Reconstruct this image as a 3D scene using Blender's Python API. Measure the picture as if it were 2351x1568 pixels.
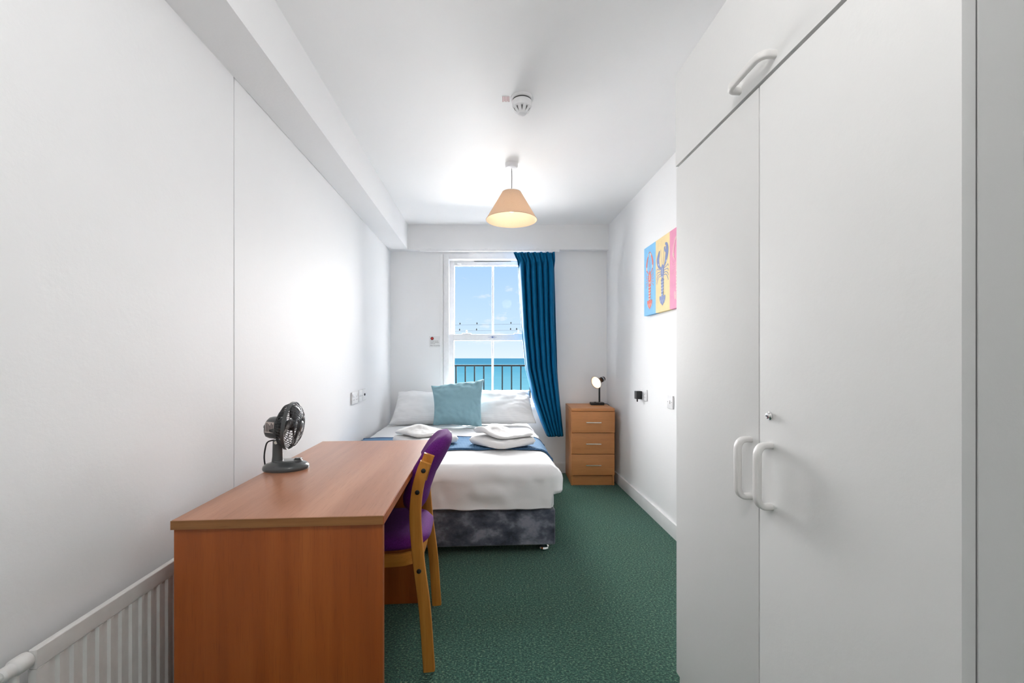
import bpy, bmesh, math, random
from mathutils import Vector, Matrix, noise
random.seed(7)
for o in list(bpy.data.objects): bpy.data.objects.remove(o)
S = bpy.context.scene
C = S.collection
PI = math.pi

# ------------------------------------------------------------------ camera
EYE = 1.15
cam_d = bpy.data.cameras.new('camera'); cam = bpy.data.objects.new('camera', cam_d); C.objects.link(cam)
cam.location = (0, 0, EYE); cam.rotation_euler = (PI/2, 0, 0)
cam_d.sensor_width = 36; cam_d.lens = 36*1000/2351; cam_d.shift_y = 38/2351
cam_d.clip_start = 0.02; cam_d.clip_end = 40000
S.camera = cam
vs = S.view_settings
vs.view_transform = 'Standard'; vs.look = 'None'; vs.gamma = 1; vs.use_curve_mapping = False
vs.exposure = 0.74

def srgb(r, g, b, a=1.0):
    f = lambda c: (c/255/12.92) if c/255 <= 0.04045 else ((c/255+0.055)/1.055)**2.4
    return (f(r), f(g), f(b), a)

# ------------------------------------------------------------------ sky
W = bpy.data.worlds.new('sky'); S.world = W; W.use_nodes = True
nt = W.node_tree; nt.nodes.clear()
N = nt.nodes.new; L = nt.links.new
out = N('ShaderNodeOutputWorld'); bg = N('ShaderNodeBackground'); L(bg.outputs[0], out.inputs[0])
tc = N('ShaderNodeTexCoord'); sep = N('ShaderNodeSeparateXYZ'); L(tc.outputs['Generated'], sep.inputs[0])
ramp = N('ShaderNodeValToRGB'); L(sep.outputs['Z'], ramp.inputs[0])
ramp.color_ramp.elements[0].position = 0.0; ramp.color_ramp.elements[0].color = srgb(226, 241, 253)
e = ramp.color_ramp.elements.new(0.07); e.color = srgb(200, 228, 254)
e = ramp.color_ramp.elements.new(0.22); e.color = srgb(172, 210, 250)
ramp.color_ramp.elements[-1].position = 0.9; ramp.color_ramp.elements[-1].color = srgb(110, 165, 232)
mp = N('ShaderNodeMapping'); mp.inputs['Scale'].default_value = (9, 9, 20); mp.inputs['Location'].default_value = (1.3, 0.4, 0.2)
L(tc.outputs['Generated'], mp.inputs[0])
ns = N('ShaderNodeTexNoise'); ns.inputs['Scale'].default_value = 1.6; ns.inputs['Detail'].default_value = 7; ns.inputs['Roughness'].default_value = 0.6
L(mp.outputs[0], ns.inputs['Vector'])
cr = N('ShaderNodeValToRGB'); cr.color_ramp.elements[0].position = 0.57; cr.color_ramp.elements[1].position = 0.76
L(ns.outputs[0], cr.inputs[0])
mx = N('ShaderNodeMixRGB'); mx.inputs[2].default_value = srgb(248, 250, 254)
L(cr.outputs[0], mx.inputs[0]); L(ramp.outputs[0], mx.inputs[1]); L(mx.outputs[0], bg.inputs[0])
bg.inputs[1].default_value = 0.64

def light(name, kind, loc, rot, energy, color=(1, 1, 1), **kw):
    d = bpy.data.lights.new(name, kind); o = bpy.data.objects.new(name, d); C.objects.link(o)
    o.location = loc; o.rotation_euler = rot; d.energy = energy; d.color = color
    for k, v in kw.items(): setattr(d, k, v)
    return o
# high sun behind the building: lights sea and balcony, does not enter the room
light('sun', 'SUN', (0, 0, 30), (math.radians(38), math.radians(-18), 0), 1.45, (1, 0.96, 0.9), angle=0.01)
# daylight coming in through the window opening
light('window_daylight', 'AREA', (-0.82, 5.80, 2.22), (-PI/2+math.radians(6), 0, math.radians(25)), 700, (1.0, 0.99, 0.98), shape='RECTANGLE', size=3.0, size_y=2.6)

# ------------------------------------------------------------------ materials
def newmat(name):
    m = bpy.data.materials.new(name); m.use_nodes = True
    b = m.node_tree.nodes['Principled BSDF']
    return m, m.node_tree, b
def coords(nt, scale=(1, 1, 1), rot=(0, 0, 0)):
    t = nt.nodes.new('ShaderNodeTexCoord'); mp = nt.nodes.new('ShaderNodeMapping')
    mp.inputs['Scale'].default_value = scale; mp.inputs['Rotation'].default_value = rot
    nt.links.new(t.outputs['Object'], mp.inputs[0]); return mp.outputs[0]
def noise_n(nt, vec, scale, detail=4, rough=0.55):
    n = nt.nodes.new('ShaderNodeTexNoise'); n.inputs['Scale'].default_value = scale
    n.inputs['Detail'].default_value = detail; n.inputs['Roughness'].default_value = rough
    nt.links.new(vec, n.inputs['Vector']); return n.outputs[0]
def ramp_n(nt, fac, stops):
    r = nt.nodes.new('ShaderNodeValToRGB'); els = r.color_ramp.elements
    els[0].position, els[0].color = stops[0]; els[1].position, els[1].color = stops[-1]
    for p, c in stops[1:-1]:
        e = els.new(p); e.color = c
    nt.links.new(fac, r.inputs[0]); return r.outputs[0]
def bump_n(nt, b, h, strength, dist=0.01):
    n = nt.nodes.new('ShaderNodeBump'); n.inputs['Strength'].default_value = strength; n.inputs['Distance'].default_value = dist
    nt.links.new(h, n.inputs['Height']); nt.links.new(n.outputs[0], b.inputs['Normal'])
def plain(name, col, rough=0.5, metal=0, bump=0, bscale=200, spec=0.5, var=0.03, coat=0):
    m, nt, b = newmat(name)
    v = coords(nt); n = noise_n(nt, v, bscale*0.15, 3)
    lo = tuple(c*(1-var) for c in col[:3])+(1,); hi = tuple(min(1, c*(1+var)) for c in col[:3])+(1,)
    nt.links.new(ramp_n(nt, n, [(0.3, lo), (0.7, hi)]), b.inputs['Base Color'])
    b.inputs['Roughness'].default_value = rough; b.inputs['Metallic'].default_value = metal
    b.inputs['Specular IOR Level'].default_value = spec
    if coat: b.inputs['Coat Weight'].default_value = coat; b.inputs['Coat Roughness'].default_value = 0.15
    if bump: bump_n(nt, b, noise_n(nt, v, bscale, 3), bump, 0.002)
    return m
def wood(name, dark, mid, light_, axis='Z', scale=1.0, rough=0.38, coat=0.0, spec=0.5):
    m, nt, b = newmat(name)
    k = {'X': (1.2, 22, 22), 'Y': (22, 1.2, 22), 'Z': (22, 22, 1.2)}[axis]
    v = coords(nt, tuple(c*scale for c in k)); n = noise_n(nt, v, 1.0, 5, 0.55)
    base = ramp_n(nt, n, [(0.28, dark), (0.5, mid), (0.74, light_)])
    k2 = {'X': (14, 320, 320), 'Y': (320, 14, 320), 'Z': (320, 320, 14)}[axis]
    n2 = noise_n(nt, coords(nt, k2), 1.0, 2)
    fl = ramp_n(nt, n2, [(0.56, (1, 1, 1, 1)), (0.72, (0.80, 0.76, 0.72, 1))])
    mx = nt.nodes.new('ShaderNodeMixRGB'); mx.blend_type = 'MULTIPLY'; mx.inputs[0].default_value = 0.8
    nt.links.new(base, mx.inputs[1]); nt.links.new(fl, mx.inputs[2]); nt.links.new(mx.outputs[0], b.inputs['Base Color'])
    b.inputs['Roughness'].default_value = rough
    bump_n(nt, b, n2, 0.05, 0.001); b.inputs['Specular IOR Level'].default_value = spec
    if coat: b.inputs['Coat Weight'].default_value = coat; b.inputs['Coat Roughness'].default_value = 0.2
    return m
def fabric(name, dark, light_, scale=500, bump=0.3, sheen=0.3, rough=0.9, big=6, vary=None):
    m, nt, b = newmat(name); v = coords(nt)
    n = noise_n(nt, v, scale, 2); c = ramp_n(nt, n, [(0.3, dark), (0.7, light_)])
    nt.links.new(c, b.inputs['Base Color']); b.inputs['Roughness'].default_value = rough
    b.inputs['Sheen Weight'].default_value = sheen; b.inputs['Specular IOR Level'].default_value = 0.2
    bump_n(nt, b, n, bump, 0.001)
    return m
M = {}
def wall_mat(name, col, rough=0.5, bump=0.12, bs=60):
    m, nt, b = newmat(name); v = coords(nt)
    n = noise_n(nt, v, 1.3, 4); nt.links.new(ramp_n(nt, n, [(0.3, tuple(c*0.975 for c in col[:3])+(1,)), (0.7, col)]), b.inputs['Base Color'])
    b.inputs['Roughness'].default_value = rough; b.inputs['Specular IOR Level'].default_value = 0.35
    bump_n(nt, b, noise_n(nt, v, bs, 5, 0.6), bump, 0.004); return m
WHITE = (0.905, 0.905, 0.91, 1)
M['wall'] = wall_mat('white_wall_paint', WHITE, 0.6)
M['ceil'] = wall_mat('white_ceiling_paint', (0.93, 0.93, 0.932, 1), 0.7, 0.08)
M['gloss'] = plain('white_gloss_paint', (0.84, 0.84, 0.84, 1), 0.3, bscale=60, bump=0.04)
M['ward'] = wall_mat('painted_board', (0.78, 0.78, 0.772, 1), 0.65, 0.10, 45)
M['handle'] = plain('painted_handle', (0.77, 0.755, 0.74, 1), 0.38, bump=0.08, bscale=120)
M['pvc'] = plain('white_plastic', (0.86, 0.86, 0.87, 1), 0.28)
M['rad'] = plain('radiator_enamel', (0.80, 0.79, 0.775, 1), 0.32)
M['black'] = plain('black_plastic', (0.012, 0.012, 0.013, 1), 0.4)
M['flex'] = plain('grey_flex', (0.30, 0.30, 0.29, 1), 0.6)
M['dark'] = plain('dark_recess', (0.03, 0.03, 0.03, 1), 0.7)
M['grey_strip'] = plain('grey_brush_strip', (0.24, 0.24, 0.24, 1), 0.7)
M['chrome'] = plain('chrome', (0.8, 0.8, 0.8, 1), 0.12, 1.0)
M['steel'] = plain('brushed_steel', (0.72, 0.68, 0.6, 1), 0.25, 1.0)
M['rail'] = plain('black_iron', (0.004, 0.006, 0.007, 1), 0.8, spec=0.1)
M['cable'] = plain('dark_cable', (0.02, 0.02, 0.02, 1), 0.9, spec=0.05)
M['fan'] = plain('grey_fan_plastic', srgb(72, 75, 76), 0.28, coat=0.3)
M['fan_dark'] = plain('dark_fan_plastic', srgb(44, 46, 48), 0.35)
M['wire'] = plain('dark_chrome_wire', (0.10, 0.10, 0.11, 1), 0.25, 0.8)
M['label'] = plain('pale_sticker', srgb(205, 195, 190), 0.5)
M['ink'] = plain('black_ink', srgb(50, 50, 52), 0.6)
M['redink'] = plain('red_ink', srgb(190, 50, 45), 0.6)
M['pinkink'] = plain('faded_red_ink', srgb(190, 150, 150), 0.7)
M['slab'] = plain('concrete', (0.5, 0.5, 0.48, 1), 0.9, bump=0.3, bscale=40)
M['desk_top'] = wood('beech_laminate_top', srgb(158, 106, 78), srgb(174, 120, 91), srgb(190, 136, 106), 'Y', 0.6, 0.33)
M['desk_v'] = wood('beech_laminate_upright', srgb(148, 72, 24), srgb(166, 84, 30), srgb(184, 100, 42), 'Z', 0.6, 0.45)
M['desk_edge'] = wood('beech_edge_strip', srgb(128, 84, 44), srgb(148, 98, 54), srgb(165, 112, 64), 'X', 2.0, 0.4)
M['drw_x'] = wood('beech_drawer_front', srgb(196, 128, 74), srgb(206, 138, 82), srgb(216, 150, 94), 'X', 0.7, 0.4)
M['drw_z'] = wood('beech_cabinet_side', srgb(196, 128, 72), srgb(206, 138, 80), srgb(216, 150, 92), 'Z', 0.7, 0.4)
M['chairwood'] = wood('honey_bentwood', srgb(172, 108, 40), srgb(198, 132, 56), srgb(218, 160, 82), 'Z', 1.0, 0.5, 0, 0.2)
M['chairwood_x'] = wood('honey_bentwood_rail', srgb(172, 108, 40), srgb(198, 132, 56), srgb(218, 160, 82), 'X', 1.0, 0.6, 0, 0.12)
M['purple'] = fabric('purple_wool', srgb(74, 16, 90), srgb(118, 40, 136), 420, 0.5, 0.04)
M['teal_cushion'] = fabric('pale_teal_linen', srgb(128, 166, 178), srgb(152, 188, 198), 700, 0.35, 0.1)
M['sheet'] = fabric('white_cotton', (0.78, 0.78, 0.785, 1), (0.86, 0.86, 0.865, 1), 900, 0.08, 0.1)
M['towel'] = fabric('white_terry', (0.74, 0.735, 0.73, 1), (0.86, 0.855, 0.85, 1), 420, 0.8, 0.4)
M['paper'] = plain('white_sticker', (0.80, 0.80, 0.80, 1), 0.5)
# striped cotton
m, nt, b = newmat('striped_cotton'); v = coords(nt)
wv = nt.nodes.new('ShaderNodeTexWave'); wv.bands_direction = 'Z'; wv.inputs['Scale'].default_value = 22; nt.links.new(v, wv.inputs[0])
nt.links.new(ramp_n(nt, wv.outputs[0], [(0.35, (0.80, 0.80, 0.805, 1)), (0.65, (0.86, 0.86, 0.865, 1))]), b.inputs['Base Color'])
b.inputs['Roughness'].default_value = 0.8; b.inputs['Sheen Weight'].default_value = 0.1; M['stripe'] = m
# crushed velvet
m, nt, b = newmat('crushed_velvet'); v = coords(nt, (1, 1, 1.3))
n = noise_n(nt, v, 7, 6, 0.62)
nt.links.new(ramp_n(nt, n, [(0.36, srgb(40, 46, 60)), (0.5, srgb(84, 90, 104)), (0.62, srgb(134, 136, 150))]), b.inputs['Base Color'])
b.inputs['Roughness'].default_value = 0.75; b.inputs['Sheen Weight'].default_value = 0.6; b.inputs['Sheen Roughness'].default_value = 0.4
bump_n(nt, b, noise_n(nt, v, 16, 4), 0.35, 0.01); M['velvet'] = m
# woven runner
m, nt, b = newmat('blue_knit'); v = coords(nt)
w1 = nt.nodes.new('ShaderNodeTexWave'); w1.bands_direction = 'Y'; w1.inputs['Scale'].default_value = 16; w1.inputs['Distortion'].default_value = 0.6; nt.links.new(v, w1.inputs[0])
w2 = nt.nodes.new('ShaderNodeTexWave'); w2.bands_direction = 'X'; w2.inputs['Scale'].default_value = 30; nt.links.new(v, w2.inputs[0])
mm = nt.nodes.new('ShaderNodeMath'); mm.operation = 'MULTIPLY'; nt.links.new(w1.outputs[0], mm.inputs[0]); nt.links.new(w2.outputs[0], mm.inputs[1])
nt.links.new(ramp_n(nt, mm.outputs[0], [(0.1, srgb(62, 104, 144)), (0.6, srgb(122, 162, 192))]), b.inputs['Base Color'])
b.inputs['Roughness'].default_value = 0.9; bump_n(nt, b, mm.outputs[0], 0.6, 0.004); M['runner'] = m
M['runner_dark'] = fabric('navy_knit_edge', srgb(44, 74, 108), srgb(74, 112, 150), 300, 0.5)
# curtain
m, nt, b = newmat('petrol_blue_curtain'); v = coords(nt, (1, 1, 1))
n = noise_n(nt, coords(nt, (900, 900, 120)), 1, 2)
nt.links.new(ramp_n(nt, n, [(0.3, srgb(0, 82, 126)), (0.7, srgb(4, 108, 156))]), b.inputs['Base Color'])
b.inputs['Roughness'].default_value = 0.6; b.inputs['Specular IOR Level'].default_value = 0.15
bump_n(nt, b, n, 0.15, 0.001); M['curtain'] = m
# carpet
m, nt, b = newmat('green_speckled_carpet'); v = coords(nt)
n = noise_n(nt, coords(nt, (1, 1.5, 1)), 105, 4, 0.85); big = noise_n(nt, v, 1.1, 3)
c1 = ramp_n(nt, n, [(0.36, srgb(10, 36, 31)), (0.49, srgb(42, 84, 72)), (0.57, srgb(72, 122, 106)), (0.66, srgb(168, 184, 146))])
c2 = ramp_n(nt, big, [(0.3, (0.92, 0.92, 0.86, 1)), (0.7, (1.0, 1.08, 1.12, 1))])
mx = nt.nodes.new('ShaderNodeMixRGB'); mx.blend_type = 'MULTIPLY'; mx.inputs[0].default_value = 1
nt.links.new(c1, mx.inputs[1]); nt.links.new(c2, mx.inputs[2]); nt.links.new(mx.outputs[0], b.inputs['Base Color'])
b.inputs['Roughness'].default_value = 0.95; b.inputs['Specular IOR Level'].default_value = 0.1; b.inputs['Sheen Weight'].default_value = 0.15
bump_n(nt, b, n, 0.9, 0.006); M['carpet'] = m
# glass
m = bpy.data.materials.new('window_glass'); m.use_nodes = True; nt = m.node_tree; nt.nodes.clear()
o_ = nt.nodes.new('ShaderNodeOutputMaterial'); mixs = nt.nodes.new('ShaderNodeMixShader'); tr = nt.nodes.new('ShaderNodeBsdfTransparent'); gl = nt.nodes.new('ShaderNodeBsdfGlossy')
gl.inputs['Roughness'].default_value = 0.02; mixs.inputs[0].default_value = 0.0012
nt.links.new(tr.outputs[0], mixs.inputs[1]); nt.links.new(gl.outputs[0], mixs.inputs[2]); nt.links.new(mixs.outputs[0], o_.inputs[0]); M['glass'] = m
# sea
m, nt, b = newmat('sea_water'); v = coords(nt)
sx = nt.nodes.new('ShaderNodeSeparateXYZ'); nt.links.new(v, sx.inputs[0])
mr = nt.nodes.new('ShaderNodeMapRange'); mr.inputs[1].default_value = 150; mr.inputs[2].default_value = 1800; nt.links.new(sx.outputs[1], mr.inputs[0])
n = noise_n(nt, coords(nt, (0.03, 0.16, 1)), 1, 5, 0.6)
deep = ramp_n(nt, mr.outputs[0], [(0.0, srgb(150, 212, 208)), (0.25, srgb(112, 188, 194)), (1.0, srgb(84, 160, 176))])
rip = ramp_n(nt, n, [(0.3, (0.88, 0.92, 0.93, 1)), (0.7, (1.08, 1.06, 1.05, 1))])
mx = nt.nodes.new('ShaderNodeMixRGB'); mx.blend_type = 'MULTIPLY'; mx.inputs[0].default_value = 1
nt.links.new(deep, mx.inputs[1]); nt.links.new(rip, mx.inputs[2]); nt.links.new(mx.outputs[0], b.inputs['Base Color'])
b.inputs['Roughness'].default_value = 0.75; b.inputs['Specular IOR Level'].default_value = 0.15; bump_n(nt, b, n, 0.3, 0.5); M['sea'] = m
def emis(name, col, strength):
    m, nt, b = newmat(name); b.inputs['Base Color'].default_value = col
    b.inputs['Emission Color'].default_value = col; b.inputs['Emission Strength'].default_value = strength
    n = noise_n(nt, coords(nt), 20); nt.links.new(ramp_n(nt, n, [(0, col), (1, col)]), b.inputs['Emission Color']); return m
M['bulb'] = emis('lit_bulb', (1, 0.88, 0.70, 1), 1.8)
M['fill_glow'] = emis('fill_globe_glow', (1, 0.985, 0.965, 1), 23)  # emission for the added fill globe above the viewer
# translucent lampshade
m, nt, b = newmat('peach_shade_fabric'); v = coords(nt)
n = noise_n(nt, v, 300, 2); c = ramp_n(nt, n, [(0.3, srgb(230, 206, 180)), (0.7, srgb(238, 216, 192))])
nt.links.new(c, b.inputs['Base Color']); b.inputs['Roughness'].default_value = 0.8
tl = nt.nodes.new('ShaderNodeBsdfTranslucent'); nt.links.new(c, tl.inputs[0])
ms = nt.nodes.new('ShaderNodeMixShader'); ms.inputs[0].default_value = 0.35
o_ = nt.nodes['Material Output']; nt.links.new(b.outputs[0], ms.inputs[1]); nt.links.new(tl.outputs[0], ms.inputs[2]); nt.links.new(ms.outputs[0], o_.inputs[0]); M['shade'] = m
M['shade_in'] = plain('cream_shade_lining', srgb(250, 236, 206), 0.8)
M['lamp_brown'] = plain('smoked_amber_shade', srgb(120, 72, 40), 0.25)
M['lamp_in'] = plain('white_reflector', (0.88, 0.84, 0.78, 1), 0.4)
def art(name, r, g, b_): M[name] = plain(name, srgb(r, g, b_), 0.7, var=0.06, bscale=120)
art('canvas_blue', 128, 194, 238); art('canvas_yellow', 240, 216, 160); art('canvas_pink', 236, 152, 186)
art('print_red', 224, 122, 116); art('print_cream', 250, 236, 214); art('print_slate', 128, 142, 188); art('print_pale', 196, 208, 232); art('print_rose', 240, 178, 190)

# ------------------------------------------------------------------ mesh helpers
def link(o, parent=None):
    C.objects.link(o)
    if parent: o.parent = parent
    return o
def obj(name, bm, mat, parent=None, smooth=35, bevel=0, seg=2):
    if bevel: bmesh.ops.bevel(bm, geom=list(bm.edges), offset=bevel, segments=seg, profile=0.7, affect='EDGES')
    bmesh.ops.recalc_face_normals(bm, faces=bm.faces)
    me = bpy.data.meshes.new(name); bm.to_mesh(me); bm.free()
    me.materials.append(M[mat])
    if smooth:
        for p in me.polygons: p.use_smooth = True
        if smooth < 180: me.set_sharp_from_angle(angle=math.radians(smooth))
    return link(bpy.data.objects.new(name, me), parent)
def tag(o, label, cat, group=None):
    o['label'] = label; o['category'] = cat
    if group: o['group'] = group
    return o
def thing(name, label, cat, loc=(0, 0, 0), rotz=0, group=None):
    o = bpy.data.objects.new(name, None); o.empty_display_size = 0.05; C.objects.link(o)
    o.location = loc; o.rotation_euler = (0, 0, rotz); return tag(o, label, cat, group)
def struct(o): o['kind'] = 'structure'; return o
def B(): return bmesh.new()
def box(bm, x0, x1, y0, y1, z0, z1):
    vs = [bm.verts.new(p) for p in ((x0,y0,z0),(x1,y0,z0),(x1,y1,z0),(x0,y1,z0),(x0,y0,z1),(x1,y0,z1),(x1,y1,z1),(x0,y1,z1))]
    for f in ((3,2,1,0),(4,5,6,7),(0,1,5,4),(1,2,6,5),(2,3,7,6),(3,0,4,7)): bm.faces.new([vs[i] for i in f])
    return bm
def bx(*a): return box(B(), *a)
def prism(bm, pts, z0, z1):
    a = [bm.verts.new((x, y, z0)) for x, y in pts]; b = [bm.verts.new((x, y, z1)) for x, y in pts]
    n = len(pts); bm.faces.new(a[::-1]); bm.faces.new(b)
    for i in range(n): bm.faces.new((a[i], a[(i+1) % n], b[(i+1) % n], b[i]))
    return bm
def loft(bm, rings, closed=True, cap=True):
    R = [[bm.verts.new(p) for p in r] for r in rings]; n = len(R[0])
    for a, b in zip(R, R[1:]):
        for i in range(n if closed else n-1):
            j = (i+1) % n; bm.faces.new((a[i], a[j], b[j], b[i]))
    if cap: bm.faces.new(R[0][::-1]); bm.faces.new(R[-1])
    return bm
def tube(bm, pts, r, seg=8, cap=True):
    pts = [Vector(p) for p in pts]; rings = []; nrm = None
    for i, p in enumerate(pts):
        t = (pts[min(i+1, len(pts)-1)]-pts[max(i-1, 0)]).normalized()
        if nrm is None: nrm = t.orthogonal().normalized()
        nrm = (nrm-t*nrm.dot(t)).normalized(); bn = t.cross(nrm)
        rr = r[i] if isinstance(r, (list, tuple)) else r
        rings.append([p+rr*(math.cos(2*PI*k/seg)*nrm+math.sin(2*PI*k/seg)*bn) for k in range(seg)])
    return loft(bm, rings, True, cap)
def ring_tube(bm, c, R, r, nrm=(0, 0, 1), seg=32, s2=6, arc=(0, 2*PI)):
    nrm = Vector(nrm).normalized(); u = nrm.orthogonal().normalized(); v = nrm.cross(u); c = Vector(c); rings = []
    for i in range(seg):
        a = 2*PI*i/seg; d = math.cos(a)*u+math.sin(a)*v
        rings.append([c+d*(R+r*math.cos(2*PI*k/s2))+nrm*r*math.sin(2*PI*k/s2) for k in range(s2)])
    rings.append(rings[0]); 
    V = [[bm.verts.new(p) for p in q] for q in rings[:-1]]
    for i in range(seg):
        a, b = V[i], V[(i+1) % seg]
        for k in range(s2): bm.faces.new((a[k], a[(k+1) % s2], b[(k+1) % s2], b[k]))
    return bm
def lathe(bm, prof, seg=32, c=(0, 0, 0), axis=(0, 0, 1), sx=1, sy=1, cap=True):
    ax = Vector(axis).normalized()
    u = Vector((1, 0, 0)) if abs(ax.z) > 0.99 else ax.orthogonal().normalized()
    v = ax.cross(u); c = Vector(c); rings = []
    for r, h in prof:
        rings.append([c+ax*h+u*(r*sx*math.cos(2*PI*k/seg))+v*(r*sy*math.sin(2*PI*k/seg)) for k in range(seg)])
    return loft(bm, rings, True, cap)
def rsec(w, d, r=0.3, n=3):
    "rounded rectangle section w x d"
    r = min(w, d)*r; P = []
    for cx, cy, a0 in ((w/2-r, d/2-r, 0), (-w/2+r, d/2-r, 90), (-w/2+r, -d/2+r, 180), (w/2-r, -d/2+r, 270)):
        for k in range(n+1):
            a = math.radians(a0+90*k/n); P.append((cx+r*math.cos(a), cy+r*math.sin(a)))
    return P
def sweep(bm, pts, sec, side):
    pts = [Vector(p) for p in pts]; side = Vector(side).normalized(); rings = []
    for i, p in enumerate(pts):
        t = (pts[min(i+1, len(pts)-1)]-pts[max(i-1, 0)]).normalized()
        b = t.cross(side).normalized(); s = b.cross(t)
        rings.append([p+s*a+b*c for a, c in sec])
    return loft(bm, rings)
def spline(pts, n=8):
    pts = [Vector(p) for p in pts]; P = [pts[0]*2-pts[1]]+pts+[pts[-1]*2-pts[-2]]; o = []
    for i in range(1, len(P)-2):
        for k in range(n):
            t = k/n; a, b, c, d = P[i-1:i+3]
            o.append(0.5*((2*b)+(c-a)*t+(2*a-5*b+4*c-d)*t*t+(3*b-a-3*c+d)*t**3))
    o.append(pts[-1]); return o
def grid_closed(bm, f, n, m):
    "front/back sheet: f(i/n, j/m, side)->point, edges shared"
    F = {}; 
    for s in (0, 1):
        for i in range(n+1):
            for j in range(m+1):
                edge = i in (0, n) or j in (0, m)
                if s and edge: F[1, i, j] = F[0, i, j]
                else: F[s, i, j] = bm.verts.new(f(i/n, j/m, s))
    for s in (0, 1):
        for i in range(n):
            for j in range(m):
                q = [F[s, i, j], F[s, i+1, j], F[s, i+1, j+1], F[s, i, j+1]]
                bm.faces.new(q if s == 0 else q[::-1])
    return bm
def sheet(bm, f, n, m):
    V = [[bm.verts.new(f(i/n, j/m)) for j in range(m+1)] for i in range(n+1)]
    for i in range(n):
        for j in range(m): bm.faces.new((V[i][j], V[i+1][j], V[i+1][j+1], V[i][j+1]))
    return bm
def disc(bm, c, r, nrm, seg=20, sy=1.0): # flat cap with slight thickness
    return lathe(bm, [(r, 0), (r, 0.0006)], seg, c, nrm, 1, sy)
def nz(x, y, z): return noise.noise(Vector((x, y, z)))
def text(name, s, size, mat, parent, loc, rot, align='LEFT'):
    cu = bpy.data.curves.new(name, 'FONT'); cu.body = s; cu.size = size; cu.extrude = 0.0003; cu.align_x = align
    t = bpy.data.objects.new(name, cu); C.objects.link(t)
    bpy.context.view_layer.update()
    me = bpy.data.meshes.new_from_object(t.evaluated_get(bpy.context.evaluated_depsgraph_get()))
    bpy.data.objects.remove(t); me.materials.clear(); me.materials.append(M[mat])
    o = link(bpy.data.objects.new(name, me), parent); o.location = loc; o.rotation_euler = rot; return o

# ------------------------------------------------------------------ room shell
SL = 0.0585                      # side walls splay: room depth axis leans 3.35 degrees
ANG = math.atan(SL)
XL = lambda y: -0.962-SL*y
XR = lambda y: 1.207-SL*y
YB, YF, ZC = 4.373, -1.35, 2.465
ZB = 2.22                        # beam soffit
struct(obj('floor', bx(-1.8, 1.8, YF-0.2, YB+0.25, -0.15, 0), 'carpet', smooth=0))
struct(obj('ceiling', bx(-1.8, 1.8, YF-0.2, YB+0.25, ZC, ZC+0.15), 'ceil', smooth=0))
g = 1.661
struct(obj('wall_left', prism(B(), [(XL(YF-.2)-.25, YF-.2), (XL(YF-.2), YF-.2), (XL(g-.0055), g-.0055), (XL(g)-.016, g-.0045), (XL(g)-.016, g+.0045), (XL(g+.0055)-.002, g+.0055), (XL(YB+.25)-.002, YB+.25), (XL(YB+.25)-.25, YB+.25)], 0, ZC), 'wall', smooth=0))
struct(obj('wall_right', prism(B(), [(XR(YF-.2), YF-.2), (XR(YF-.2)+.25, YF-.2), (XR(YB+.25)+.25, YB+.25), (XR(YB+.25), YB+.25)], 0, ZC), 'wall', smooth=0))
WX0, WX1, WZ0, WZ1 = -0.66, 0.266, 0.66, 2.16
bm = B()
box(bm, XL(YB)-.02, WX0, YB, YB+.22, 0, ZC); box(bm, WX1, XR(YB)+.02, YB, YB+.22, 0, ZC)
box(bm, WX0, WX1, YB, YB+.22, 0, WZ0); box(bm, WX0, WX1, YB, YB+.22, WZ1, ZC)
struct(obj('wall_back', bm, 'wall', smooth=0))
struct(obj('wall_front', bx(-1.5, 1.8, YF-.2, YF, 0, ZC), 'wall', smooth=0))
BF = 4.297
struct(obj('ceiling_beam_back', prism(B(), [(XL(BF), BF), (XR(BF), BF), (XR(YB), YB), (XL(YB), YB)], ZB, ZC), 'wall', smooth=0))
struct(obj('ceiling_beam_left', prism(B(), [(XL(YF), YF), (XL(YF)+.184, YF), (XL(BF)+.184, BF), (XL(BF), BF)], ZB, ZC), 'wall', smooth=0))
def skirt(name, pts, h=0.095):
    bm = prism(B(), pts, 0, h)
    struct(obj(name, bm, 'gloss', bevel=0.003))
skirt('baseboard_right', [(XR(1.52)-.016, 1.52), (XR(1.52), 1.52), (XR(YB), YB), (XR(YB)-.016, YB)])
skirt('baseboard_back', [(XL(YB)+.02, YB-.016), (XR(YB)-.017, YB-.016), (XR(YB)-.017, YB), (XL(YB)+.02, YB)])
skirt('baseboard_left', [(XL(YF), YF), (XL(YF)+.016, YF), (XL(YB-.02)+.016, YB-.02), (XL(YB-.02), YB-.02)])
# entrance door in the wall behind the viewer
d = bpy.data.objects.new('door_1', None); C.objects.link(d); struct(d); d.location = (0.15, YF, 0)
obj('door_leaf', bx(-.40, .40, 0, .03, .005, 2.0), 'gloss', d, bevel=0.003)
bm = B(); box(bm, -.47, -.405, 0, .04, 0, 2.07); box(bm, .405, .47, 0, .04, 0, 2.07); box(bm, -.405, .405, 0, .04, 2.005, 2.07)
obj('door_frame', bm, 'gloss', d)
bm = B(); tube(bm, [(.33, .03, 1.0), (.33, .07, 1.0), (.22, .07, 1.0)], .009); obj('door_handle', bm, 'chrome', d)

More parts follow.
